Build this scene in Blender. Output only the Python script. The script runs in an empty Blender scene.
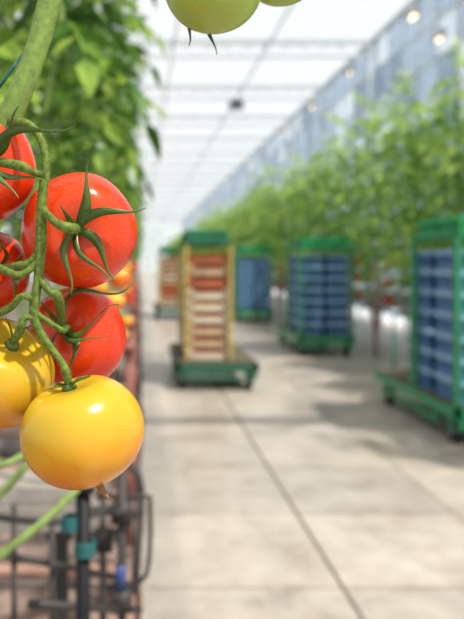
import bpy, math, random
from mathutils import Vector, Matrix
random.seed(7)
scene = bpy.context.scene
COL = scene.collection
F=700.0; CH=1.56
def P(px,py,Y): return Vector(((px-140)*Y/F, Y, CH-(py-261)*Y/F))

# ---------------- materials ----------------
def newmat(name):
    m=bpy.data.materials.new(name); m.use_nodes=True
    nt=m.node_tree; b=nt.nodes.get('Principled BSDF'); return m,nt,b
def c4(c): return (c[0],c[1],c[2],1)
def mat_simple(name,col,rough=.5,metal=0,noise=.12,scale=20,bump=0.0,spec=.5):
    m,nt,b=newmat(name)
    tc=nt.nodes.new('ShaderNodeTexCoord'); n=nt.nodes.new('ShaderNodeTexNoise'); n.inputs['Scale'].default_value=scale
    n.inputs['Detail'].default_value=4
    nt.links.new(tc.outputs['Object'],n.inputs['Vector'])
    r=nt.nodes.new('ShaderNodeValToRGB')
    r.color_ramp.elements[0].position=.3; r.color_ramp.elements[1].position=.7
    r.color_ramp.elements[0].color=c4([x*(1-noise) for x in col]); r.color_ramp.elements[1].color=c4([min(1,x*(1+noise)) for x in col])
    nt.links.new(n.outputs['Fac'],r.inputs['Fac']); nt.links.new(r.outputs['Color'],b.inputs['Base Color'])
    b.inputs['Roughness'].default_value=rough; b.inputs['Metallic'].default_value=metal
    b.inputs['Specular IOR Level'].default_value=spec
    if bump:
        bp=nt.nodes.new('ShaderNodeBump'); bp.inputs['Strength'].default_value=bump; bp.inputs['Distance'].default_value=.001
        nt.links.new(n.outputs['Fac'],bp.inputs['Height']); nt.links.new(bp.outputs['Normal'],b.inputs['Normal'])
    return m
def mat_tomato(name,c_top,c_mid,c_bot,r=.038,mott=.5):
    m,nt,b=newmat(name)
    tc=nt.nodes.new('ShaderNodeTexCoord'); sp=nt.nodes.new('ShaderNodeSeparateXYZ'); nt.links.new(tc.outputs['Object'],sp.inputs[0])
    n=nt.nodes.new('ShaderNodeTexNoise'); n.inputs['Scale'].default_value=30; n.inputs['Detail'].default_value=3
    nt.links.new(tc.outputs['Object'],n.inputs['Vector'])
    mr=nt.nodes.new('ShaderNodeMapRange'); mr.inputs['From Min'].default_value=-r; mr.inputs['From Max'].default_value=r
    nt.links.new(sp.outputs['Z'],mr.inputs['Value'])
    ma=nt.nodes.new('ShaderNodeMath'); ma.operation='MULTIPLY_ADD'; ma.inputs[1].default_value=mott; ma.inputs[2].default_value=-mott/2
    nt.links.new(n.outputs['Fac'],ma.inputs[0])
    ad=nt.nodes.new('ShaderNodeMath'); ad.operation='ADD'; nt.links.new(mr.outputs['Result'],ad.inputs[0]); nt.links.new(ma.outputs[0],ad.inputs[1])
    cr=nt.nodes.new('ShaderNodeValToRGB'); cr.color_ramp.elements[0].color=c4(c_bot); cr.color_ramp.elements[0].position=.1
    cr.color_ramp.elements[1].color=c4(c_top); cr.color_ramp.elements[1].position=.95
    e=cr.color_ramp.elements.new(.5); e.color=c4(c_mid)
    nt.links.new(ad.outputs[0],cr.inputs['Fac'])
    n2=nt.nodes.new('ShaderNodeTexNoise'); n2.inputs['Scale'].default_value=1100; n2.inputs['Detail'].default_value=2
    nt.links.new(tc.outputs['Object'],n2.inputs['Vector'])
    mx=nt.nodes.new('ShaderNodeMix'); mx.data_type='RGBA'; mx.blend_type='MIX'
    mr2=nt.nodes.new('ShaderNodeMapRange'); mr2.inputs['From Min'].default_value=.58; mr2.inputs['From Max'].default_value=.75; mr2.inputs['To Max'].default_value=.16
    nt.links.new(n2.outputs['Fac'],mr2.inputs['Value']); nt.links.new(mr2.outputs['Result'],mx.inputs['Factor'])
    nt.links.new(cr.outputs['Color'],mx.inputs['A']); mx.inputs['B'].default_value=(1,.5,.2,1)
    nt.links.new(mx.outputs['Result'],b.inputs['Base Color'])
    b.inputs['Roughness'].default_value=.20
    b.inputs['Specular IOR Level'].default_value=.34
    b.inputs['Subsurface Weight'].default_value=.03; b.inputs['Subsurface Scale'].default_value=.004
    bp=nt.nodes.new('ShaderNodeBump'); bp.inputs['Strength'].default_value=.2; bp.inputs['Distance'].default_value=.0008
    n4=nt.nodes.new('ShaderNodeTexNoise'); n4.inputs['Scale'].default_value=80; nt.links.new(tc.outputs['Object'],n4.inputs['Vector'])
    nt.links.new(n4.outputs['Fac'],bp.inputs['Height']); nt.links.new(bp.outputs['Normal'],b.inputs['Normal'])
    return m
def mat_leaf(name,c1,c2,trans=.4,val=1.7,rough=.36,hue=.475):
    m,nt,b=newmat(name)
    out=nt.nodes['Material Output']
    tc=nt.nodes.new('ShaderNodeTexCoord'); n=nt.nodes.new('ShaderNodeTexNoise'); n.inputs['Scale'].default_value=7; n.inputs['Detail'].default_value=3
    nt.links.new(tc.outputs['Object'],n.inputs['Vector'])
    cr=nt.nodes.new('ShaderNodeValToRGB'); cr.color_ramp.elements[0].color=c4(c1); cr.color_ramp.elements[0].position=.35
    cr.color_ramp.elements[1].color=c4(c2); cr.color_ramp.elements[1].position=.62
    nt.links.new(n.outputs['Fac'],cr.inputs['Fac']); nt.links.new(cr.outputs['Color'],b.inputs['Base Color'])
    b.inputs['Roughness'].default_value=rough
    t=nt.nodes.new('ShaderNodeBsdfTranslucent'); 
    hs=nt.nodes.new('ShaderNodeHueSaturation'); hs.inputs['Hue'].default_value=hue; hs.inputs['Value'].default_value=val
    nt.links.new(cr.outputs['Color'],hs.inputs['Color']); nt.links.new(hs.outputs['Color'],t.inputs['Color'])
    mx=nt.nodes.new('ShaderNodeMixShader'); mx.inputs[0].default_value=trans
    nt.links.new(b.outputs[0],mx.inputs[1]); nt.links.new(t.outputs[0],mx.inputs[2]); nt.links.new(mx.outputs[0],out.inputs['Surface'])
    return m
def mat_glass(name,tint,fac,dcol,nscale=.8,dark=.75):
    m,nt,b=newmat(name); out=nt.nodes['Material Output']
    tr=nt.nodes.new('ShaderNodeBsdfTransparent'); tr.inputs[0].default_value=c4(tint)
    tc=nt.nodes.new('ShaderNodeTexCoord'); n=nt.nodes.new('ShaderNodeTexNoise'); n.inputs['Scale'].default_value=nscale; n.inputs['Detail'].default_value=3
    nt.links.new(tc.outputs['Object'],n.inputs['Vector'])
    cr=nt.nodes.new('ShaderNodeValToRGB'); cr.color_ramp.elements[0].color=c4([x*dark for x in dcol]); cr.color_ramp.elements[0].position=.4
    cr.color_ramp.elements[1].color=c4(dcol); cr.color_ramp.elements[1].position=.6
    nt.links.new(n.outputs['Fac'],cr.inputs['Fac']); nt.links.new(cr.outputs['Color'],b.inputs['Base Color'])
    b.inputs['Roughness'].default_value=.15
    mx=nt.nodes.new('ShaderNodeMixShader'); mx.inputs[0].default_value=fac
    nt.links.new(tr.outputs[0],mx.inputs[1]); nt.links.new(b.outputs[0],mx.inputs[2]); nt.links.new(mx.outputs[0],out.inputs['Surface'])
    return m
M={}
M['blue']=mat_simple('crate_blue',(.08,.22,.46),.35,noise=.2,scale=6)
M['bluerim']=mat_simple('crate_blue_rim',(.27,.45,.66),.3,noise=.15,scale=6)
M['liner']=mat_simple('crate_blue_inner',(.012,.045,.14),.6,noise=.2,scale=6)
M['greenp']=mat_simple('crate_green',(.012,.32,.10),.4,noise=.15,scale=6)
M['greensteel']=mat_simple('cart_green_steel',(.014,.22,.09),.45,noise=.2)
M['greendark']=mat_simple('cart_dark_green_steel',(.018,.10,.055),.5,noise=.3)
M['deck']=mat_simple('deck_dark_brown',(.09,.07,.045),.7,noise=.3)
M['yellow']=mat_simple('yellow_post_paint',(.64,.46,.07),.45)
M['rubber']=mat_simple('rubber',(.02,.02,.02),.7)
M['hub']=mat_simple('hub_grey',(.35,.35,.35),.4,.6)
M['card']=mat_simple('tray_cardboard',(.50,.36,.22),.8,noise=.15)
M['cardpale']=mat_simple('tray_pale',(.62,.53,.40),.7,noise=.1)
M['cardred']=mat_simple('tray_red_plastic',(.44,.12,.05),.5,noise=.1)
M['redheap']=mat_simple('red_tomato_heap',(.34,.045,.016),.3,noise=.3,scale=12)
M['oraheap']=mat_simple('orange_tomato_heap',(.52,.22,.05),.3,noise=.3,scale=12)
M['white']=mat_simple('white_steel',(.78,.81,.84),.5,noise=.04)
M['beam']=mat_simple('beam_light_grey',(.58,.61,.64),.5,noise=.06)
M['bar']=mat_simple('glazing_bar_grey',(.56,.60,.65),.5,noise=.05)
M['grey']=mat_simple('grey_steel',(.45,.47,.5),.5,.2,noise=.1)
M['dark']=mat_simple('dark_steel',(.04,.035,.033),.5,.1,spec=.3)
M['seam']=mat_simple('seam_brown',(.13,.10,.08),.7)
M['black']=mat_simple('black_post',(.008,.008,.010),.5,spec=.2)
M['teal']=mat_simple('teal_twine',(.010,.10,.10),.7,noise=.3,scale=200,bump=.6)
M['bluep']=mat_simple('blue_grip',(.03,.06,.20),.4)
M['pinkpipe']=mat_simple('pipe_primer',(.32,.18,.14),.5,noise=.25,scale=5)
M['redpost']=mat_simple('post_red_oxide',(.22,.075,.055),.5,noise=.3,scale=6)
M['gutter']=mat_simple('gutter_grey',(.26,.23,.20),.5,noise=.15)
M['slab']=mat_simple('grow_slab',(.28,.25,.22),.7,noise=.3)
M['stem']=mat_simple('vine_stem',(.15,.22,.05),.55,noise=.25,scale=90,bump=.5)
M['stemf']=mat_simple('truss_stem_green',(.115,.165,.028),.65,noise=.45,scale=300,bump=.8,spec=.2)
M['mstem']=mat_simple('main_stem_green',(.18,.27,.06),.6,noise=.2,scale=180,bump=.4,spec=.25)
M['sepal']=mat_leaf('sepal_green',(.045,.10,.018),(.10,.165,.03),.12)
M['dry']=mat_simple('dry_brown',(.25,.12,.04),.8)
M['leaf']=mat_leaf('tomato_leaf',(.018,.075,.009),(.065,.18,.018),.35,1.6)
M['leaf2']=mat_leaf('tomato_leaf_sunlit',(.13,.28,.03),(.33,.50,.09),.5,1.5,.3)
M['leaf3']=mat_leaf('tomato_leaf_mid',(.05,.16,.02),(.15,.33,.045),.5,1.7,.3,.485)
M['leaf4']=mat_leaf('tomato_leaf_sunlit_right',(.30,.48,.08),(.52,.68,.20),.5,1.4,.25,.48)  # brighter leaf copy for the right rows, sunlight put into its colour
M['roofglass']=mat_glass('roof_panel_diffusing',(.99,.99,.99),.18,(.9,.9,.9))
M['wallglass']=mat_glass('wall_glass_blue',(.72,.80,.88),.35,(.66,.74,.84),1.3,.7)  # mottled colour of the wall panes stands in for uneven reflections
M['wallglass2']=mat_glass('wall_glass_pale',(.90,.94,.98),.3,(.84,.9,.95),1.3,.8)
M['wallglass3']=mat_glass('wall_glass_deep',(.58,.68,.79),.5,(.5,.6,.72),1.3,.6)
M['endglass']=mat_glass('end_glass',(.9,.93,.93),.3,(.85,.88,.85))
M['tred']=mat_tomato('tomato_red_skin',(.66,.050,.005),(.58,.014,.003),(.36,.006,.003))  # darker bottom puts shading into the red skin colour
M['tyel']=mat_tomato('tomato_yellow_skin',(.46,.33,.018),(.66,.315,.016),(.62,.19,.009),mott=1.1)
M['tora']=mat_tomato('tomato_orange_skin',(.70,.36,.03),(.74,.25,.015),(.68,.13,.01),mott=.8)
M['tgrn']=mat_tomato('tomato_green_skin',(.22,.36,.04),(.32,.42,.065),(.30,.41,.07))
mm,nt,b=newmat('glint_glow'); b.inputs['Emission Color'].default_value=(1,.72,.38,1); b.inputs['Emission Strength'].default_value=3; M['glint']=mm  # glow of the added units that imitate light glints

# ---------------- mesh helpers ----------------
def mkobj(name,verts,faces,mats,smooth=False,fm=None,parent=None):
    me=bpy.data.meshes.new(name); me.from_pydata([tuple(v) for v in verts],[],faces)
    if not isinstance(mats,(list,tuple)): mats=[mats]
    for m in mats: me.materials.append(m)
    if fm: me.polygons.foreach_set('material_index',fm)
    if smooth: me.polygons.foreach_set('use_smooth',[True]*len(me.polygons))
    me.update()
    o=bpy.data.objects.new(name,me); COL.objects.link(o)
    if parent: o.parent=parent
    return o
def tag(o,label,cat,group=None,kind=None):
    o['label']=label; o['category']=cat
    if group: o['group']=group
    if kind: o['kind']=kind
    return o
class MB:
    def __init__(s): s.v=[]; s.f=[]; s.m=[]
    def box(s,x0,x1,y0,y1,z0,z1,mi=0):
        n=len(s.v); s.v+= [(x0,y0,z0),(x1,y0,z0),(x1,y1,z0),(x0,y1,z0),(x0,y0,z1),(x1,y0,z1),(x1,y1,z1),(x0,y1,z1)]
        for q in ((3,2,1,0),(4,5,6,7),(0,1,5,4),(1,2,6,5),(2,3,7,6),(3,0,4,7)): s.f.append(tuple(n+i for i in q)); s.m.append(mi)
    def tube(s,pts,rad,seg=8,mi=0,sub=5):
        pts=[Vector(p) for p in pts]
        if not isinstance(rad,(list,tuple)): rad=[rad]*len(pts)
        if len(pts)>2 and sub>1:
            q=[];r=[]
            for i in range(len(pts)-1):
                p0=pts[max(i-1,0)];p1=pts[i];p2=pts[i+1];p3=pts[min(i+2,len(pts)-1)]
                for k in range(sub):
                    t=k/sub
                    q.append(.5*((2*p1)+(p2-p0)*t+(2*p0-5*p1+4*p2-p3)*t*t+(3*p1-p0-3*p2+p3)*t**3))
                    r.append(rad[i]*(1-t)+rad[i+1]*t)
            q.append(pts[-1]); r.append(rad[-1]); pts=q; rad=r
        n=len(s.v); up=None
        for i,p in enumerate(pts):
            t=(pts[min(i+1,len(pts)-1)]-pts[max(i-1,0)]).normalized()
            if up is None: up=t.orthogonal().normalized()
            up=(up-t*up.dot(t)).normalized(); w=t.cross(up)
            for k in range(seg):
                a=2*math.pi*k/seg; s.v.append(p+(up*math.cos(a)+w*math.sin(a))*rad[i])
        for i in range(len(pts)-1):
            for k in range(seg):
                a=n+i*seg+k; b=n+i*seg+(k+1)%seg; s.f.append((a,b,b+seg,a+seg)); s.m.append(mi)
        s.f.append(tuple(n+k for k in range(seg))[::-1]); s.m.append(mi)
        e=n+(len(pts)-1)*seg; s.f.append(tuple(e+k for k in range(seg))); s.m.append(mi)
        return pts,rad
    def obj(s,name,mats,smooth=False,parent=None): return mkobj(name,s.v,s.f,mats,smooth,s.m,parent)
def empty(name,loc=(0,0,0)):
    o=bpy.data.objects.new(name,None); o.location=loc; o.empty_display_size=.1; COL.objects.link(o); return o
def copy_tree(root,loc,rot=0,scale=None,skip=()):
    r=root.copy(); COL.objects.link(r); r.location=loc; r.rotation_euler=(0,0,rot)
    if scale: r.scale=scale
    for ch in root.children:
        c=ch.copy(); COL.objects.link(c); c.parent=r
        for g in ch.children:
            d=g.copy(); COL.objects.link(d); d.parent=c
    return r
def lathe_tomato(r,seg=48,ring=28,oblate=.88,rib=.018,ph=0):
    v=[];f=[]
    v.append((0,0,oblate*r*.80))
    for i in range(1,ring):
        th=math.pi*i/ring
        for k in range(seg):
            a=2*math.pi*k/seg
            rr=r*(math.sin(th)**.92)*(1+rib*math.cos(5*a+ph)*math.cos(th*.5)**2+rib*.6*math.cos(3*a+1.3+ph))
            z=r*oblate*(math.cos(th)-.20*math.exp(-(th/.42)**2)+.05*math.exp(-((math.pi-th)/.3)**2))
            v.append((rr*math.cos(a),rr*math.sin(a),z))
    v.append((0,0,-oblate*r*.95)); e=len(v)-1
    for k in range(seg): f.append((0,1+k,1+(k+1)%seg))
    for i in range(ring-2):
        for k in range(seg):
            a=1+i*seg+k; b=1+i*seg+(k+1)%seg; f.append((a,a+seg,b+seg,b))
    s0=1+(ring-2)*seg
    for k in range(seg): f.append((s0+k,e,s0+(k+1)%seg))
    return v,f

# ---------------- setting ----------------
RX=6.1; RZ=7.35; YE=105
def mat_floor():
    m,nt,b=newmat('concrete_floor'); L=nt.links.new
    g=nt.nodes.new('ShaderNodeNewGeometry'); sp=nt.nodes.new('ShaderNodeSeparateXYZ'); L(g.outputs['Position'],sp.inputs[0])
    n=nt.nodes.new('ShaderNodeTexNoise'); n.inputs['Scale'].default_value=2.0; n.inputs['Detail'].default_value=9; n.inputs['Roughness'].default_value=.78
    L(g.outputs['Position'],n.inputs['Vector'])
    cr=nt.nodes.new('ShaderNodeValToRGB'); E=cr.color_ramp.elements
    E[0].position=.30; E[0].color=(.24,.19,.15,1); E[1].position=.70; E[1].color=(.56,.50,.43,1)
    e=E.new(.47); e.color=(.41,.355,.30,1); L(n.outputs['Fac'],cr.inputs['Fac'])
    br=nt.nodes.new('ShaderNodeTexBrick'); br.offset=0; br.inputs['Scale'].default_value=1; br.inputs['Brick Width'].default_value=.975; br.inputs['Row Height'].default_value=.98
    br.inputs['Mortar Size'].default_value=.011; br.inputs['Color1'].default_value=(1,1,1,1); br.inputs['Color2'].default_value=(.80,.81,.84,1); br.inputs['Mortar'].default_value=(.58,.52,.47,1)
    mp=nt.nodes.new('ShaderNodeMapping'); mp.inputs['Location'].default_value=(-.97,-.4,0); L(g.outputs['Position'],mp.inputs['Vector']); L(mp.outputs[0],br.inputs['Vector'])
    mu=nt.nodes.new('ShaderNodeMix'); mu.data_type='RGBA'; mu.blend_type='MULTIPLY'; mu.inputs['Factor'].default_value=1
    L(cr.outputs['Color'],mu.inputs['A']); L(br.outputs['Color'],mu.inputs['B'])
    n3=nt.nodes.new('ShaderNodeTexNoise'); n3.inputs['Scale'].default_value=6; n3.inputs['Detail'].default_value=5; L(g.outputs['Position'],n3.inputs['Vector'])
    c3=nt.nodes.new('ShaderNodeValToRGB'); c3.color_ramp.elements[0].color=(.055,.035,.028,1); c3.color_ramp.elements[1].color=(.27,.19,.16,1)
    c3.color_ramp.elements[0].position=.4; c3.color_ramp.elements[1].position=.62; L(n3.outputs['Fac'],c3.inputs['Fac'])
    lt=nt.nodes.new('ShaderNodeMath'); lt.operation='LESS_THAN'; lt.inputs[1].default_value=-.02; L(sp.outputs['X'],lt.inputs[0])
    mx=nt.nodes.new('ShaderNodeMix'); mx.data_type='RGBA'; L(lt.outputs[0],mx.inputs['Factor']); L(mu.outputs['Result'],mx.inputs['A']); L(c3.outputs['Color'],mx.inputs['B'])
    L(mx.outputs['Result'],b.inputs['Base Color'])
    mr=nt.nodes.new('ShaderNodeMapRange'); mr.inputs['To Min'].default_value=.15; mr.inputs['To Max'].default_value=.55
    L(n.outputs['Fac'],mr.inputs['Value']); L(mr.outputs[0],b.inputs['Roughness'])
    return m
fl=mkobj('floor',[(-9,-4,0),(RX+.3,-4,0),(RX+.3,YE+.2,0),(-9,YE+.2,0)],[(0,1,2,3)],mat_floor()); 
tag(fl,'pale stained concrete greenhouse path with slab joints','floor',kind='structure')
g=MB(); g.box(.961,.979,-2,YE-1,0.0,.004); o=g.obj('trim_1',M['seam']); tag(o,'narrow dark seam strip set in concrete','floor seam',kind='structure')
c=mkobj('ceiling',[(-9,-4,RZ),(RX,-4,RZ),(RX,YE,RZ),(-9,YE,RZ)],[(3,2,1,0)],M['roofglass']); tag(c,'bright white light-diffusing greenhouse roof','ceiling',kind='structure')
ti=2
for i in range(21):
    y=4+4.7*i
    g=MB(); g.box(-8.9,RX-.05,y-.06,y+.06,RZ-.18,RZ-.02); g.box(-8.9,RX-.05,y-.03,y+.03,RZ-.54,RZ-.47)
    x=-8.5
    while x<RX-.6:
        g.tube([(x,y,RZ-.5),(x+.5,y,RZ-.1)],.018,5); g.tube([(x+.5,y,RZ-.1),(x+1,y,RZ-.5)],.018,5); x+=1
    o=g.obj('trim_%d'%ti,M['beam']); ti+=1; tag(o,'pale grey steel lattice roof beam','roof beam',kind='structure')
for x in (-4,-1.6,.9,3.4):
    g=MB(); g.box(x-.025,x+.025,-4,YE,RZ-.06,RZ-.01); o=g.obj('trim_%d'%ti,M['white']); ti+=1; tag(o,'long white roof purlin','roof beam',kind='structure')
g=MB(); g.box(RX-.05,RX+.08,-4,YE,RZ-.06,RZ+.05); o=g.obj('trim_%d'%ti,M['bar']); ti+=1; tag(o,'grey roof gutter beam above glass wall','gutter beam',kind='structure')
wi=1; wr=random.Random(11)
for i in range(21):
    y0=4+4.7*i+.04; y1=y0+4.62
    g=MB(); NY=5; NZ=9; dz=(RZ-.36)/NZ; dy=(y1-y0)/NY
    for a in range(NY):
        for b_ in range(NZ):
            g.box(RX,RX+.012,y0+a*dy,y0+(a+1)*dy,.3+b_*dz,.3+(b_+1)*dz,wr.choice((0,0,2,3)))
    for k in range(NZ+1):
        z=.3+dz*k; g.box(RX-.006,RX+.022,y0,y1,z-.035,z+.035,1)
    for k in range(NY+1):
        y=y0+dy*k; g.box(RX-.006,RX+.022,y-.035,y+.035,.3,RZ-.06,1)
    o=g.obj('window_%d'%wi,[M['wallglass'],M['bar'],M['wallglass2'],M['wallglass3']]); wi+=1; tag(o,'bluish greenhouse side glazing with slim grey bars','window',kind='structure')
    if i%2==1:
        g=MB(); g.box(RX-.18,RX-.06,y0-.1,y0+.02,0,RZ-.12); o=g.obj('trim_%d'%ti,M['white']); ti+=1; tag(o,'white steel greenhouse column','column',kind='structure')
g=MB(); g.box(-9,RX,YE,YE+.02,0,RZ,0)
for k in range(16): g.box(-9+k*1.0,-8.94+k,YE-.05,YE+.04,0,RZ,1)
for k in range(6): g.box(-9,RX,YE-.05,YE+.04,k*1.3,k*1.3+.06,1)
o=g.obj('wall_back',[M['endglass'],M['white']]); tag(o,'bright glazed greenhouse end wall','wall',kind='structure')
g=MB(); g.box(-9.02,-9,-4,YE,0,RZ,0)
for k in range(54): g.box(-9.05,-8.95,-4+2*k,-3.95+2*k,0,RZ,1)
o=g.obj('wall_left',[M['endglass'],M['white']]); tag(o,'glazed greenhouse side wall with white bars','wall',kind='structure')

# ---------------- plants ----------------
def leaflet(g,b,d,up,L,W,mi):
    d=d.normalized(); s=d.cross(up)
    if s.length<.05: s=d.cross(Vector((1,0,0)))
    s.normalize(); n=s.cross(d).normalized(); i=len(g.v); dr=-n*L*.12
    for t,w,c in ((0,0,0),(.3,-.5,.0),(.3,0,1),(.3,.5,0),(.65,-.36,1.5),(.65,0,2.2),(.65,.36,1.5),(1,0,4)):
        g.v.append(b+d*(t*L)+s*(w*W)+dr*c*.5+(n*L*-.06 if w==0 and 0<t<1 else Vector()))
    for q in ((0,1,2),(0,2,3),(1,4,5,2),(2,5,6,3),(4,7,5),(5,7,6)): g.f.append(tuple(i+k for k in q)); g.m.append(mi)
def compound(g,base,d,L,mi,rnd,W=.52):
    d=d.normalized(); down=Vector((0,0,-1)); pts=[base]; cur=base; dd=d.copy()
    for k in range(6):
        cur=cur+dd*(L/6); pts.append(cur); dd=(dd+down*.18).normalized()
    g.tube(pts,[.005]*6+[.002],4,mi,1)
    up=Vector((0,0,1))
    for k in range(2,6):
        t=(pts[k]-pts[k-1]).normalized(); s=t.cross(up)
        if s.length<.05: s=Vector((1,0,0))
        s.normalize(); ll=L*(.36-.03*abs(k-3))*rnd.uniform(.75,1.25)
        for sg in (-1,1):
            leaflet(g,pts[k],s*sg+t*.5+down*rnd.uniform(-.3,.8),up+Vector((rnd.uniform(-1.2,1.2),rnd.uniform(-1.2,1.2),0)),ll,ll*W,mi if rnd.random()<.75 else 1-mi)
    leaflet(g,pts[-1],dd,up,L*.38,L*.21,mi)
TR=[(0.0,0,0,.036),(.055,.03,-.035,.036),(-.02,-.045,-.06,.034),(.035,-.02,-.105,.034),(-.01,.035,-.12,.032)]
plants=[]
for vi in range(8):
    right=vi>=4
    TX=.29 if right else .16
    rnd=random.Random(40+vi)
    r=empty('tomato_plant')
    g=MB(); pts=[]; 
    for k in range(9): pts.append((rnd.uniform(-.04,.04),rnd.uniform(-.04,.04),.84+k*.37))
    g.tube(pts,[.012]*8+[.005],6,0,3)
    for tz in (1.02,1.28,1.56,1.85) if right else (1.28,1.56,1.85):
        g.tube([(0,0,tz+.12),(TX*.6,0,tz+.15),(TX,0,tz+.07),(TX,0,tz-.1)],[.006,.005,.004,.003],5,0,3)
    g.obj('plant_stem',M['stem'],True,r)
    g=MB(); N=50 if right else 76
    for k in range(N):
        z0=1.55 if right else 1.66
        z=z0+(3.95-z0)*(k/N)+rnd.uniform(-.05,.05); a=k*2.4+rnd.uniform(-.4,.4)
        d=Vector((math.cos(a),math.sin(a),rnd.uniform(-.3,.6)))
        Ll=rnd.uniform(.24,.46) if right else (rnd.uniform(.16,.26) if z<2.0 else rnd.uniform(.20,.40))
        if not right and d.x>.2 and z<2.05: Ll*=.8
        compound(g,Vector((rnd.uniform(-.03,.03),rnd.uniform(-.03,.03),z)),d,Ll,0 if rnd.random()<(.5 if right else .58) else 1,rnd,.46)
    if right:
        for k in range(3):
            a=rnd.uniform(0,6.28); compound(g,Vector((0,0,3.9)),Vector((math.cos(a)*.5,math.sin(a)*.5,1)),rnd.uniform(.3,.5),1,rnd,.4)
        for k in range(9):
            a=rnd.uniform(0,6.28); compound(g,Vector((0,0,rnd.uniform(.95,1.55))),Vector((math.cos(a),math.sin(a),.3)),rnd.uniform(.2,.36),k%2,rnd)
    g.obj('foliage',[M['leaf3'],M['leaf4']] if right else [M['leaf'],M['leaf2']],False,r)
    plants.append(r)
small={}
for nm,mt in (('r','tred'),('o','tora'),('g','tgrn')):
    v,f=lathe_tomato(1,20,12); 
    me=bpy.data.meshes.new('tomato'); me.from_pydata(v,[],f); me.materials.append(M[mt]); me.polygons.foreach_set('use_smooth',[True]*len(me.polygons)); small[nm]=me
LBL={'r':'small ripe red tomato hanging on a vine','o':'half-ripe orange tomato hanging on a vine','g':'unripe green tomato hanging on a vine'}
def small_tomato(p,r,k,grp):
    o=bpy.data.objects.new('tomato',small[k]); COL.objects.link(o); o.location=p; o.scale=(r,r,r)
    o.rotation_euler=(random.uniform(-.4,.4),random.uniform(-.4,.4),random.uniform(0,6)); tag(o,LBL[k],'tomato',grp)
used=[False]*8
def place_plant(x,y,rot,lab,grp,fruit,side,sc=1.0,sxy=1.0,off=0):
    vi=random.randrange(4)+off
    s=(sxy,sxy,sc); TX=.29 if off else .16
    if not used[vi]:
        r=plants[vi]; used[vi]=True; r.location=(x,y,0); r.rotation_euler=(0,0,rot); r.scale=s
    else: r=copy_tree(plants[vi],(x,y,0),rot,s)
    tag(r,lab,'plant',grp)
    if fruit:
        Mx=Matrix.Translation((x,y,0))@Matrix.Rotation(rot,4,'Z')@Matrix.Diagonal((sxy,sxy,sc,1))
        for tz in fruit:
            for (a,b_,c_,rr) in TR:
                p=Mx@Vector((TX+a,b_,tz-.02+c_))
                if off==0 and y<5: k=random.choice('oorog')
                else: k=random.choice('rrrro') if tz<1.4 else (random.choice('rroog') if tz<1.7 else random.choice('ogg'))
                small_tomato(p,rr,k,'tomatoes hanging on the row '+side)
y=2.25; idx=0
while y<YE-3:
    n=3 if y<9 else (2 if y<24 else 1)
    for j in range(n):
        place_plant(-.26-.42*j-random.uniform(0,.05),y+random.uniform(-.1,.1),random.uniform(-.35,.35) if j==0 else random.uniform(0,6),
          'tall leafy tomato plant trained on string at row end','tomato plants beside the path',
          ((1.56,) if idx%2==0 else (1.28,)) if (j==0 and y<13) else (),'ends')
    y+=1.6 if y<50 else 3.2; idx+=1
y=4.2
while y<YE-3:
    n=4 if y<16 else (3 if y<30 else 2)
    for j in range(n):
        place_plant(4.1+.5*j,y+random.uniform(-.1,.1),math.pi+random.uniform(-.5,.5) if j==0 else random.uniform(0,6),
          'tall leafy tomato plant behind the crate carts','tomato plants behind the carts',
          ((1.02,1.28,1.56) if (j==0 and 7<y<22) else ((1.28,) if j==0 and 22<y<30 else ())),'behind carts',random.uniform(.88,1.10),1.1,4)
    y+=1.6 if y<50 else 3.2

def gutter_row(x0,x1,y,grp):
    r=empty('growing_gutter',((x0+x1)/2,y,0)); L=(x1-x0)/2
    g=MB(); g.box(-L,L,-.12,.12,.74,.75); g.box(-L,L,-.13,-.115,.74,.81); g.box(-L,L,.115,.13,.74,.81); g.obj('gutter_channel',M['gutter'],False,r)
    for s in (-L+.15,L-.15):
        g=MB(); g.box(s-.02,s+.02,-.02,.02,0,.74); g.box(s-.04,s+.04,-.1,.1,.70,.74); g.obj('gutter_leg',M['dark'],False,r)
    g=MB(); g.box(-L+.05,L-.05,-.09,.09,.752,.86); g.obj('grow_slab',M['slab'],False,r)
    tag(r,'growing gutter on dark steel legs with substrate slabs','growing gutter',grp)
def rail(x0,x1,y,up,grp):
    r=empty('heating_pipe_rail',(x0,y,0)); g=MB(); d=x1-x0; s=1 if d>0 else -1
    g.tube([(d,-.27,.09),(s*.3,-.27,.09),(s*.12,-.25,.09),(0,-.12,.09),(0,.12,.09),(s*.12,.25,.09),(s*.3,.27,.09),(d,.27,.09)],.03,8,0,3)
    g.obj('rail_pipe',M['pinkpipe'],True,r)
    g=MB(); g.tube([(0,.0,.09),(.02,0,.3),(.02,.02,.62),(s*.15,.1,.68),(s*.6,.12,.68)],.02,8,0,4); g.obj('riser_hose',M['dark'],True,r)
    for t in (.35,.75):
        g=MB(); g.box(d*t-.02,d*t+.02,-.3,.3,0,.062); g.obj('rail_support',M['grey'],False,r)
    tag(r,'pinkish heating pipe rail looped at the row end','pipe rail',grp)
y=2.25
while y<YE-3:
    gutter_row(-2.6,-.10,y,'growing gutters beside the path')
    if y<24: rail(-.03,-2.6,y+.8,0,'pipe rails')
    y+=1.6 if y<50 else 3.2
y=4.2
while y<YE-3:
    gutter_row(3.95,6.0,y,'growing gutters behind the carts'); y+=1.6 if y<50 else 3.2
y=8.2
while y<26:
    g=MB(); g.tube([(3.84,y,0),(3.84,y,1.5)],.03,10); g.tube([(3.84,y,.45),(3.84,y,.75)],.055,12); g.box(3.81,3.87,y-.12,y+.12,1.44,1.5)
    o=g.obj('row_end_post',M['pinkpipe'],True); tag(o,'pinkish steel post at the plant row end','post','row end posts'); y+=1.6
y=3.85
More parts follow.
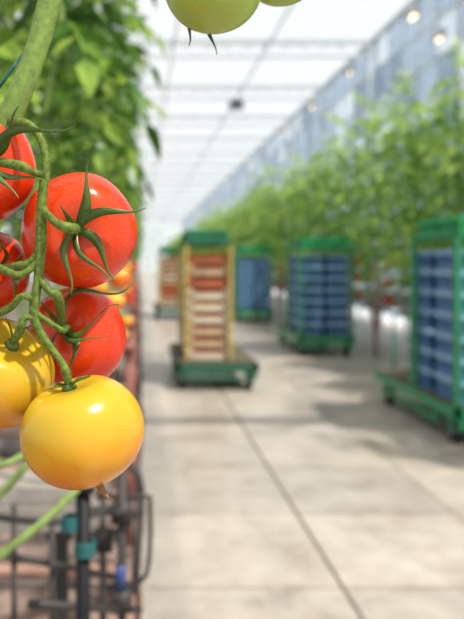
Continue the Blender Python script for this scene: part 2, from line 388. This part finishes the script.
while y<20:
    g=MB(); g.tube([(-.06,y,0),(-.06,y,1.12)],.022,10); g.box(-.1,-.02,y-.14,y+.14,1.08,1.12); g.tube([(-.06,y,.25),(-.06,y,.5)],.05,12)
    o=g.obj('row_end_post',M['redpost'],True); tag(o,'red-brown steel post at the plant row end','post','row end posts'); y+=1.6

# ---------------- carts & crates ----------------
def crate_mesh(name,X,Y,H,mat,liner,rim):
    g=MB(); t=.014; x=X/2-.008; y=Y/2-.008
    g.box(-x+t,x-t,-y+t,y-t,0,.012)
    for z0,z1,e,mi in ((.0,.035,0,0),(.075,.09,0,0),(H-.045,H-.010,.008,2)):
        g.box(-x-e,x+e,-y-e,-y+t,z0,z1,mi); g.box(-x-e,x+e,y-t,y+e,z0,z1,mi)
        g.box(-x-e,-x+t,-y+t,y-t,z0,z1,mi); g.box(x-t,x+e,-y+t,y-t,z0,z1,mi)
    nx=5; ny=7
    for k in range(nx):
        a=-x+(2*x-.02)*k/(nx-1)
        for s in (-1,1):
            zt=.09 if k in (2,) else H-.03
            yy=(-y,-y+t) if s<0 else (y-t,y); g.box(a,a+.02,yy[0],yy[1],.03,zt)
    for k in range(ny):
        a=-y+(2*y-.02)*k/(ny-1)
        for s in (-1,1):
            xx=(-x,-x+t) if s<0 else (x-t,x); g.box(xx[0],xx[1],a,a+.02,.03,H-.03)
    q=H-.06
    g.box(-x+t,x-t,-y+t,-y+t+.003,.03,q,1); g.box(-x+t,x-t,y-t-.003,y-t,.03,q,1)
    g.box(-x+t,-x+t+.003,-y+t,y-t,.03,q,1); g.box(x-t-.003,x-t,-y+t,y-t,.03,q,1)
    me=bpy.data.meshes.new(name); me.from_pydata(g.v,[],g.f)
    for m in (mat,liner,rim): me.materials.append(m)
    me.polygons.foreach_set('material_index',g.m); return me
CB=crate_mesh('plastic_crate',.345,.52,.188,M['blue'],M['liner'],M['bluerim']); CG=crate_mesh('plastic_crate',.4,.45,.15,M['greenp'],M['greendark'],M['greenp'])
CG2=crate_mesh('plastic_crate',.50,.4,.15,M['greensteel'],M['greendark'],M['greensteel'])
def put_mesh(name,me,loc,label,cat,grp):
    o=bpy.data.objects.new(name,me); COL.objects.link(o); o.location=loc; tag(o,label,cat,grp); return o
g=MB(); X,Y=.25,.195; H=.145
g.box(-X,X,-Y,Y,0,.01)
for z0,z1 in ((0,.082),):
    g.box(-X,X,-Y,-Y+.01,z0,z1); g.box(-X,X,Y-.01,Y,z0,z1); g.box(-X,-X+.01,-Y,Y,z0,z1); g.box(X-.01,X,-Y,Y,z0,z1)
for sx in (-1,1):
    for sy in (-1,1): g.box(*(sorted((sx*X,sx*(X-.06)))+sorted((sy*Y,sy*(Y-.02)))),.0,H-.002)
trays=[]
for mt in ('card','cardpale','cardred'):
    me=bpy.data.meshes.new('tomato_tray'); me.from_pydata(g.v,[],g.f); me.materials.append(M[mt]); trays.append(me)
g=MB(); 
def blob(g,c,r):
    n=len(g.v); S=8;R=5
    for i in range(R+1):
        th=math.pi*i/R
        for k in range(S): a=2*math.pi*k/S; g.v.append((c[0]+r*math.sin(th)*math.cos(a),c[1]+r*math.sin(th)*math.sin(a),c[2]+r*math.cos(th)*1.05)); 
    for i in range(R):
        for k in range(S):
            a=n+i*S+k; b=n+i*S+(k+1)%S; g.f.append((a,a+S,b+S,b)); g.m.append(0)
for i in range(6):
    for j in range(5): blob(g,(-.19+i*.076,-.15+j*.075,.088+random.uniform(0,.01)),.040)
heaps=[]
for mt in ('redheap','oraheap'):
    me=bpy.data.meshes.new('tomatoes_in_tray'); me.from_pydata(g.v,[],g.f); me.materials.append(M[mt]); me.polygons.foreach_set('use_smooth',[True]*len(me.polygons)); heaps.append(me)

def cart_template(L,W,postmat,postx,topz,posty,steel,ox=0,pw=.02):
    r=empty('harvest_cart')
    g=MB(); l=L/2; w=W/2
    g.box(-w,-w+.06,-l,l,.24,.33); g.box(w-.06,w,-l,l,.24,.33)
    g.box(-w,w,-l,-l+.06,.22,.33); g.box(-w,w,l-.06,l,.24,.33)
    for k in (-.5,0,.5): g.box(-w+.06,w-.06,k*l-.03,k*l+.03,.25,.32)
    g.tube([(-w+.05,-l-.02,.16),(w-.05,-l-.02,.16)],.022,8); g.box(-w+.03,-w+.07,-l-.03,-l+.02,.14,.24); g.box(w-.07,w-.03,-l-.03,-l+.02,.14,.24)
    g.box(-w+.01,-w+.05,-l+.4,l-.4,.13,.17); g.box(-w+.01,-w+.05,-l+.4,-l+.45,.17,.24); g.box(-w+.01,-w+.05,l-.45,l-.4,.17,.24)
    g.obj('chassis',steel,False,r)
    g=MB(); g.box(-w+.02,w-.02,-l+.02,l-.02,.331,.349); g.obj('deck',M['deck'],False,r)
    for sx in (-1,1):
        for sy in (-1,1):
            cx=sx*(w-.09); cy=sy*(l-.20)
            g=MB(); g.tube([(cx-.032,cy,.115),(cx+.032,cy,.115)],.115,20); wh=g.obj('wheel',M['rubber'],True,r)
            g=MB(); g.tube([(cx-.036,cy,.115),(cx+.036,cy,.115)],.055,14); g.obj('wheel_hub',M['hub'],False,wh)
            g=MB(); g.box(cx-.05,cx-.038,cy-.03,cy+.03,.10,.24); g.box(cx+.038,cx+.05,cy-.03,cy+.03,.10,.24); g.box(cx-.05,cx+.05,cy-.05,cy+.05,.232,.246); g.obj('wheel_fork',steel,False,r)
    for (x,y) in [(ox+sx*postx,py) for sx in (-1,1) for py in posty]:
        g=MB(); g.box(x-pw,x+pw,y-.035,y+.035,.33,topz); g.obj('upright_post',postmat,False,r)
    g=MB(); a=postx+.022; y0=posty[0]-.035; y1=posty[-1]+.035
    for tz in (topz,):
        g.box(ox-a,ox-a+.045,y0,y1,tz,tz+.045); g.box(ox+a-.045,ox+a,y0,y1,tz,tz+.045); g.box(ox-a,ox+a,y0,y0+.045,tz,tz+.045); g.box(ox-a,ox+a,y1-.045,y1,tz,tz+.045)
    for k in (.33,.66): yy=y0+(y1-y0)*k; g.box(ox-a,ox+a,yy-.02,yy+.02,topz+.005,topz+.04)
    g.obj('top_frame',steel,False,r)
    g=MB(); g.tube([(-.25,l-.02,.33),(-.25,l-.02,.6),(-.25,l-.02,.95),(.25,l-.02,.95),(.25,l-.02,.6),(.25,l-.02,.33)],.014,8,0,1)
    g.obj('push_handle',steel,True,r)
    return r
L=2.0;W=.92
big=cart_template(L,W,M['greensteel'],.422,1.76,(-.965,-.03),M['greensteel'])
carts=[(2.65+.44,5.85+1.0),(2.62+.44,11.45+1.0),(2.46+.44,17.6+1.0)]
for i,(cx,cy) in enumerate(carts):
    r=big if i==0 else copy_tree(big,(cx,cy,0))
    r.location=(cx,cy,0)
    tag(r,'green steel harvest cart stacked with blue plastic crates','cart','green harvest carts')
    for jx in (0,1):
        for jy in range(2):
            for z in range(7):
                o=put_mesh('plastic_crate',CB,(cx-.2+.40*jx,cy-.655+.62*jy,.349+z*.1885),'blue slatted plastic harvest crate stacked on green cart','crate','blue crates stacked on carts')
    for jx in (0,1):
        for jy in range(2):
            put_mesh('plastic_crate',CG,(cx-.2+.402*jx,cy-.735+.455*jy,1.806),'empty bright green plastic crate on top of cart','crate','green crates on top of carts')
ycart=cart_template(2.0,1.0,M['yellow'],.272,1.76,(-.83,.83),M['greendark'],-.09,.012)
for i,(cx,cy) in enumerate([(.93,8.4+1.0),(.89,18.6+1.0)]):
    r=ycart if i==0 else copy_tree(ycart,(cx,cy,0)); r.location=(cx,cy,0)
    tag(r,'dark green harvest cart with yellow uprights holding tomato trays','cart','harvest carts with yellow posts')
    for jy in range(4):
        for z in range(9):
            kk=random.choice((0,0,0,1,1,2)); hh=random.choice((0,0,0,1))
            t=put_mesh('tomato_tray',trays[kk],(cx-.09,cy-.6+.4*jy,.349+z*.147),('brown cardboard','pale','red plastic')[kk]+' tray filled with '+('red' if hh==0 else 'orange')+' tomatoes on cart','tray','tomato trays stacked on carts')
            h=bpy.data.objects.new('tomatoes_in_tray',heaps[hh]); COL.objects.link(h); h.parent=t; h['kind']='stuff'
    for jy in range(4):
        put_mesh('plastic_crate',CG2,(cx-.09,cy-.6+.405*jy,1.806),'empty dark green plastic crate on top of cart','crate','green crates on top of carts')

# ---------------- added light glints and hanging unit ----------------
for (x,y,z,sc) in [(5.85,15.0,6.82,1.3),(5.85,19.5,6.82,.8),(5.85,23.8,6.82,1),(5.85,28.8,6.82,.8),(5.85,13.7,5.93,1.0)]:
    r=empty('glint_lamp',(x,y,z))  # added glowing unit, stands in for a light reflection along the gutter
    g=MB(); g.box(-.07,.07,-.16,.16,.04,.16); g.tube([(0,0,.16),(0,0,RZ-.02-z)],.008,6); g.obj('glint_housing',M['grey'],False,r)
    g=MB(); n=len(g.v)
    g.v+=[(-.07,-.15,.04),(.07,-.15,.04),(.07,.15,.04),(-.07,.15,.04),(-.10,-.18,.0),(.10,-.18,.0),(.10,.18,.0),(-.10,.18,.0)]
    for q in ((0,1,5,4),(1,2,6,5),(2,3,7,6),(3,0,4,7)): g.f.append(q); g.m.append(0)
    g.obj('glint_reflector',M['grey'],False,r)
    g=MB(); g.tube([(0,-.10*sc,-.03),(0,-.06*sc,-.04),(0,.06*sc,-.04),(0,.10*sc,-.03)],[.02*sc,.035*sc,.035*sc,.02*sc],12); g.obj('glint_bulb',M['glint'],True,r)
    tag(r,'warm glowing added lamp hung under the gutter beam','glint','added light glints')
r=empty('hanging_fan',(3.2,23.3,6.6))
g=MB(); g.box(-.24,.24,-.15,.15,.0,.04);g.box(-.24,.24,-.15,.15,.32,.36);g.box(-.24,-.2,-.15,.15,.04,.32);g.box(.2,.24,-.15,.15,.04,.32);g.box(-.2,.2,.10,.12,.04,.32); g.obj('fan_housing',M['grey'],False,r)
g=MB()
for k in range(4):
    a=k*math.pi/2+.4; ca,sa=math.cos(a),math.sin(a); n=len(g.v)
    g.v+=[(0,-.02,.18),(.13*ca-.03*sa,-.03,.18+.13*sa+.03*ca),(.13*ca+.03*sa,.02,.18+.13*sa-.03*ca)]; g.f.append((n,n+1,n+2)); g.m.append(0)
g.tube([(0,-.05,.18),(0,.1,.18)],.03,10); g.obj('fan_blades',M['dark'],False,r)
g=MB(); g.tube([(-.2,0,.36),(-.2,0,.73)],.01,6); g.tube([(.2,0,.36),(.2,0,.73)],.01,6); g.obj('fan_hanger',M['grey'],False,r)
tag(r,'grey box-shaped circulation fan hanging under the roof','fan')

# ---------------- steel trolley near the row end ----------------
r=empty('pipe_rail_trolley',tuple(P(100,261,1.7))[:2]+(0,))
ox,oy=r.location.x,r.location.y
def rel(px,py,Y): p=P(px,py,Y); return (p.x-ox,p.y-oy,p.z)
g=MB()
g.tube([rel(96,496,1.8),rel(144,496,1.8),rel(150,505,1.8),rel(149,560,1.8),rel(140,582,1.8),rel(105,586,1.8)],.0065,8,0,2)
g.tube([rel(92,510,1.7),rel(140,514,1.75)],.010,8)
g.tube([rel(84,540,1.7),rel(128,528,1.8)],.008,8)
g.tube([rel(-10,552,1.5),rel(122,578,1.8)],.008,8)
g.tube([rel(-10,516,1.55),rel(70,522,1.5),rel(125,500,1.8)],.008,8,0,2)
g.tube([rel(30,604,1.5),rel(140,610,1.8)],.010,8)
for px,py,Y,rr in ((122,472,1.75,.012),(14,505,1.55,.007),(103,492,1.85,.010),(52,515,1.6,.007),(138,500,1.9,.007)):
    a=rel(px,py,Y); g.tube([a,(a[0],a[1],.09)],rr,8)
for px,py,Y in ((122,512,1.75),(103,540,1.8),(122,600,1.75)):
    a=rel(px,py,Y); g.box(a[0]-.025,a[0]+.025,a[1]-.02,a[1]+.02,a[2]-.025,a[2]+.025)
g.obj('trolley_frame',M['dark'],True,r)
g=MB(); g.box(-.26,.06,-.2,.12,.14,.17); g.obj('trolley_platform',M['dark'],False,r)
for a in ((122,1.75),(14,1.55),(103,1.85),(52,1.6)):
    q=rel(a[0],0,a[1]); g=MB(); g.tube([(q[0]-.02,q[1],.07),(q[0]+.02,q[1],.07)],.07,16); g.obj('wheel',M['rubber'],True,r)
g=MB(); g.tube([rel(121,565,1.745),rel(121,588,1.745)],.014,10); g.obj('hand_grip',M['bluep'],True,r)
tag(r,'dark tubular steel rail trolley beside the crop row','trolley')
x=P(83,0,1.4).x
r=empty('support_post',(x,1.4,0))
g=MB(); g.tube([(0,0,0),(0,0,1.11)],.015,12); g.box(-.05,.05,-.05,.05,0,.008); g.box(-.022,.022,-.02,.02,1.10,1.115); g.obj('post_pole',M['black'],True,r)
for (dz,dx,rr) in ((1.035,-.026,.017),(.985,.004,.020)):
    g=MB()
    for k in range(7): g.tube([(dx+rr*math.cos(t*.628),rr*math.sin(t*.628),dz-.012+k*.004+.002*math.sin(t)) for t in range(11)],.0028,5,0,1)
    g.obj('twine_wrap',M['teal'],True,r)
tag(r,'thin black steel post with teal twine wraps','post')

# ---------------- foreground tomatoes ----------------
def sepal(g,base,tip,n,w,bow=.2,ncurl=0):
    d=tip-base; L=d.length; N=16; i0=len(g.v)
    side=d.normalized().cross(n).normalized()
    for k in range(N+1):
        t=k/N; p=base+d*t+n*(math.sin(math.pi*t)*bow*L+.35*L*max(0,t-.7)**1.3)+side*(math.sin(math.pi*t*1.6)*ncurl*L*1.3)
        ww=w*(.6+.5*math.sin(math.pi*min(1,t*1.4)))*(1-t**1.7)+.0004
        tw=math.sin(t*4+ncurl*40)*.6
        s=(side*math.cos(tw)+n*math.sin(tw))
        g.v+= [p-s*ww*.5+n*ww*.22, p-n*ww*.10, p+s*ww*.5+n*ww*.22, p-n*(ww*.10+.0008)]
    for k in range(N):
        a=i0+4*k
        for q in ((a,a+1,a+5,a+4),(a+1,a+2,a+6,a+5),(a+2,a+3,a+7,a+6),(a+3,a,a+4,a+7)): g.f.append(q); g.m.append(0)
def fg_tomato(px,py,Y,rpx,axis,mat,label,tips=None,nauto=5,obl=.88,slen=.026,ph=0,lift=.25):
    c=P(px,py,Y); r=rpx*Y/F; ax=Vector(axis).normalized()
    rot=ax.to_track_quat('Z','Y').to_matrix().to_4x4()
    v,f=lathe_tomato(r,64,40,obl,ph=ph)
    o=mkobj('tomato',v,f,mat,True); Mx=Matrix.Translation(c)@rot; o.matrix_world=Mx
    tag(o,label,'tomato','tomatoes on the near truss')
    base=c+ax*(r*obl*.83); g=MB()
    if tips is not None:
        for (tx,ty,tY,w,bow,cu) in tips: sepal(g,base+ax*.001,P(tx,ty,tY),ax,w,bow,cu)
    g.tube([base-ax*.001,base+ax*.0030],[.0050,.0036],12)
    ch=g.obj('calyx',M['sepal'],True); ch.parent=o; ch.matrix_parent_inverse=Mx.inverted()
    return base,ax,o
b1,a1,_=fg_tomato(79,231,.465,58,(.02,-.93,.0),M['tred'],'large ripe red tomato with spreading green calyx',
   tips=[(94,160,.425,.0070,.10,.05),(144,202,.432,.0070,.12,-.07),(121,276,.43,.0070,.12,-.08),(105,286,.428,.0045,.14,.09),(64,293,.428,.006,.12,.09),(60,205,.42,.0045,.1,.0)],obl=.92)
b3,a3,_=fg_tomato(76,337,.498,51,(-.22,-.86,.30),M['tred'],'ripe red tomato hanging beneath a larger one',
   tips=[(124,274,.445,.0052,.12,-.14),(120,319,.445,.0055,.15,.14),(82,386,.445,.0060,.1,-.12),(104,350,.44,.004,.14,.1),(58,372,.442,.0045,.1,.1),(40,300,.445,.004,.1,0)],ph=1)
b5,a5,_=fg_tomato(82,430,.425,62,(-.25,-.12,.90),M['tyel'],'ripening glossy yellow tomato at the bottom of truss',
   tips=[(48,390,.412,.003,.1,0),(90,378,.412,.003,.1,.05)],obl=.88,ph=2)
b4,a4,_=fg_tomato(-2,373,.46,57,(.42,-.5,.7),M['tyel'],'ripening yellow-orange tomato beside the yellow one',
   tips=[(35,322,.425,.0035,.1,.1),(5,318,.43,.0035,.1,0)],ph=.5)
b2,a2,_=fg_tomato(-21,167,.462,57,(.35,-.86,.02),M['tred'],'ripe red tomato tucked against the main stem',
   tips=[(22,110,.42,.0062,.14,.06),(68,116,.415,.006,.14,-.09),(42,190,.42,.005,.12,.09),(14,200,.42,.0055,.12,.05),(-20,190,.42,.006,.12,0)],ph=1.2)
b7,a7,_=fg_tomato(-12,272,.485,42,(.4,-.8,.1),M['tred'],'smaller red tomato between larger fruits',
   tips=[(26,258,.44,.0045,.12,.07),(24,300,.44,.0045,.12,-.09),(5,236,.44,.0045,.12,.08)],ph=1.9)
bg,ag,_=fg_tomato(214,-17,.47,50,(0,.35,.95),M['tgrn'],'unripe pale green tomato hanging overhead',tips=[],obl=.95)
bh,ah,_=fg_tomato(282,-32,.52,39,(0,.3,.95),M['tgrn'],'small unripe green tomato beside a larger green one',tips=[])
r=empty('tomato_truss',P(40,240,.43))
Minv=Matrix.Translation(-P(40,240,.43))
rr=random.Random(3)
def part(g,name,mat,sm=True):
    o=g.obj(name,mat,sm); o.parent=r; o.matrix_parent_inverse=Minv; return o
hairs=MB()
def add_hairs(pts,rad,n,hl):
    for k in range(n):
        i=rr.randrange(len(pts)-1); t=rr.random(); p=pts[i].lerp(pts[i+1],t); q=rad[i]*(1-t)+rad[i+1]*t
        ax=(pts[i+1]-pts[i]).normalized(); s=ax.orthogonal().normalized(); d=Matrix.Rotation(rr.uniform(0,6.28),3,ax)@s
        hairs.tube([p+d*q*.9,p+d*(q+hl*rr.uniform(.5,1))],[.00012,.00004],3,0,1)
g=MB()
pp,rd=g.tube([P(60,-30,.45),P(50,0,.45),P(38,45,.449),P(22,88,.449),P(2,135,.452),P(-25,200,.462)],[.0076,.0075,.0073,.0078,.0080,.008],20,0,6)
add_hairs(pp,rd,1200,.0026)
ms=part(g,'main_stem',M['mstem'])
g=MB()
pp,rd=g.tube([P(10,122,.445),P(28,124,.437),P(41,140,.43),P(46,165,.428),P(42,200,.427),P(41,240,.427),P(38,280,.427),P(34,312,.428),P(42,335,.428),P(54,352,.425)],
       [.0030,.0026,.0025,.0028,.0030,.0036,.0028,.0032,.0026,.0022],14,0,6)
add_hairs(pp,rd,800,.0018)
part(g,'truss_stem',M['stemf'])
def ped(pts,rad,name='fruit_stalk',f=.66):
    g=MB(); pp,rd=g.tube(pts,[q*f for q in rad],12,0,6); add_hairs(pp,rd,140,.0016); part(g,name,M['stemf'])
ped([P(42,208,.427),P(55,222,.418),P(68,228,.416),b1+a1*.003],[.0036,.0034,.0054,.0050])
ped([P(38,275,.427),P(48,290,.425),P(58,298,.43),b3+a3*.003],[.0034,.0032,.0050,.0042])
ped([P(54,352,.425),P(62,362,.420),P(66,372,.416),b5+a5*.002],[.0032,.0028,.0040,.0034])
ped([P(36,318,.428),P(24,318,.425),P(20,330,.428),b4+a4*.002],[.0034,.003,.0045,.0036])
ped([P(45,175,.428),P(32,172,.42),P(20,166,.42),b2+a2*.003],[.0036,.003,.0048,.0040])
ped([P(40,250,.427),P(30,262,.428),P(20,266,.432),b7+a7*.003],[.0034,.003,.0045,.0036])
ped([P(38,262,.427),P(20,275,.425),P(0,268,.43),P(-20,262,.44)],[.0034,.0035,.0034,.003])
ped([P(34,300,.427),P(22,296,.425),P(10,308,.43),P(-10,318,.44)],[.0032,.003,.0034,.003])
ped([P(34,312,.428),P(62,330,.428),P(68,325,.43)],[.003,.0024,.0008])
o=part(hairs,'stem_hairs',M['mstem']); o['kind']='stuff'
tag(r,'hairy green vine stem and fruit truss','plant')
g=MB(); g.tube([P(96,478,.418),P(101,488,.412),P(109,499,.410)],[.0034,.0022,.0007],8,0,3)
g.tube([P(101,486,.412),P(97,495,.411)],[.0015,.0005],6,0,2)
o=part(g,'dried_blossom',M['dry'])
g=MB(); g.tube([P(-8,98,.455),P(10,72,.448),P(24,52,.455)],.0012,6,0,4); o=g.obj('support_twine',M['teal'],True); tag(o,'thin teal support twine tied round the stem','twine')
hairs=MB()
r=empty('tomato_truss',P(240,-110,.5)); Minv=Matrix.Translation(-P(240,-110,.5))
ped([P(250,-160,.5),P(235,-95,.49),bg],[.004,.004,.003]); ped([P(245,-130,.5),P(272,-100,.51),bh],[.004,.003,.003])
for (p0,p1,w_) in ((P(196,12,.50),P(185,46,.485),.005),(P(210,20,.50),P(213,56,.49),.0035)):
    g=MB(); sepal(g,p0,p1,Vector((0,-1,0)),w_,.1,.06); part(g,'hanging_sepal',M['sepal'])
tag(r,'green fruit truss carrying unripe tomatoes','plant')
r=empty('lowered_vine',P(20,520,1.0)); Minv=Matrix.Translation(-P(20,520,1.0))
for pts,rd in (([P(-30,580,1.0),P(10,548,1.0),P(45,520,1.02),P(78,488,1.05)],.0065),([P(-30,520,1.05),P(5,490,1.05),P(30,462,1.05),P(60,440,1.1)],.006),([P(-20,470,.95),P(10,462,.95),P(30,450,1.0)],.005),([P(-30,560,1.1),P(15,545,1.12),P(60,505,1.15)],.005)):
    g=MB(); g.tube(pts,rd,8,0,4); part(g,'vine_stem',M['stem'])
tag(r,'bare lowered tomato vine stems','plant')

# ---------------- light, world, camera ----------------
w=bpy.data.worlds.new('World'); scene.world=w; w.use_nodes=True
bgn=w.node_tree.nodes['Background']; bgn.inputs[0].default_value=(.95,.98,1,1); bgn.inputs[1].default_value=1.18
sd=bpy.data.lights.new('sun','SUN'); sd.energy=6.5; sd.angle=.03; sd.color=(1,.95,.86)
so=bpy.data.objects.new('sun',sd); COL.objects.link(so); so.rotation_euler=Vector((-.45,.40,-1)).to_track_quat('-Z','Y').to_euler()
cd=bpy.data.cameras.new('camera'); co=bpy.data.objects.new('camera',cd); COL.objects.link(co); scene.camera=co
co.location=(0,0,CH); co.rotation_euler=(math.pi/2,0,0)
cd.sensor_width=36; cd.lens=F/619*36; cd.shift_x=92/619; cd.shift_y=-48.5/619; cd.clip_start=.02; cd.clip_end=300
cd.dof.use_dof=True; cd.dof.focus_distance=.43; cd.dof.aperture_fstop=6.8
try:
    scene.view_settings.view_transform='Standard'
except Exception as e: print(e)
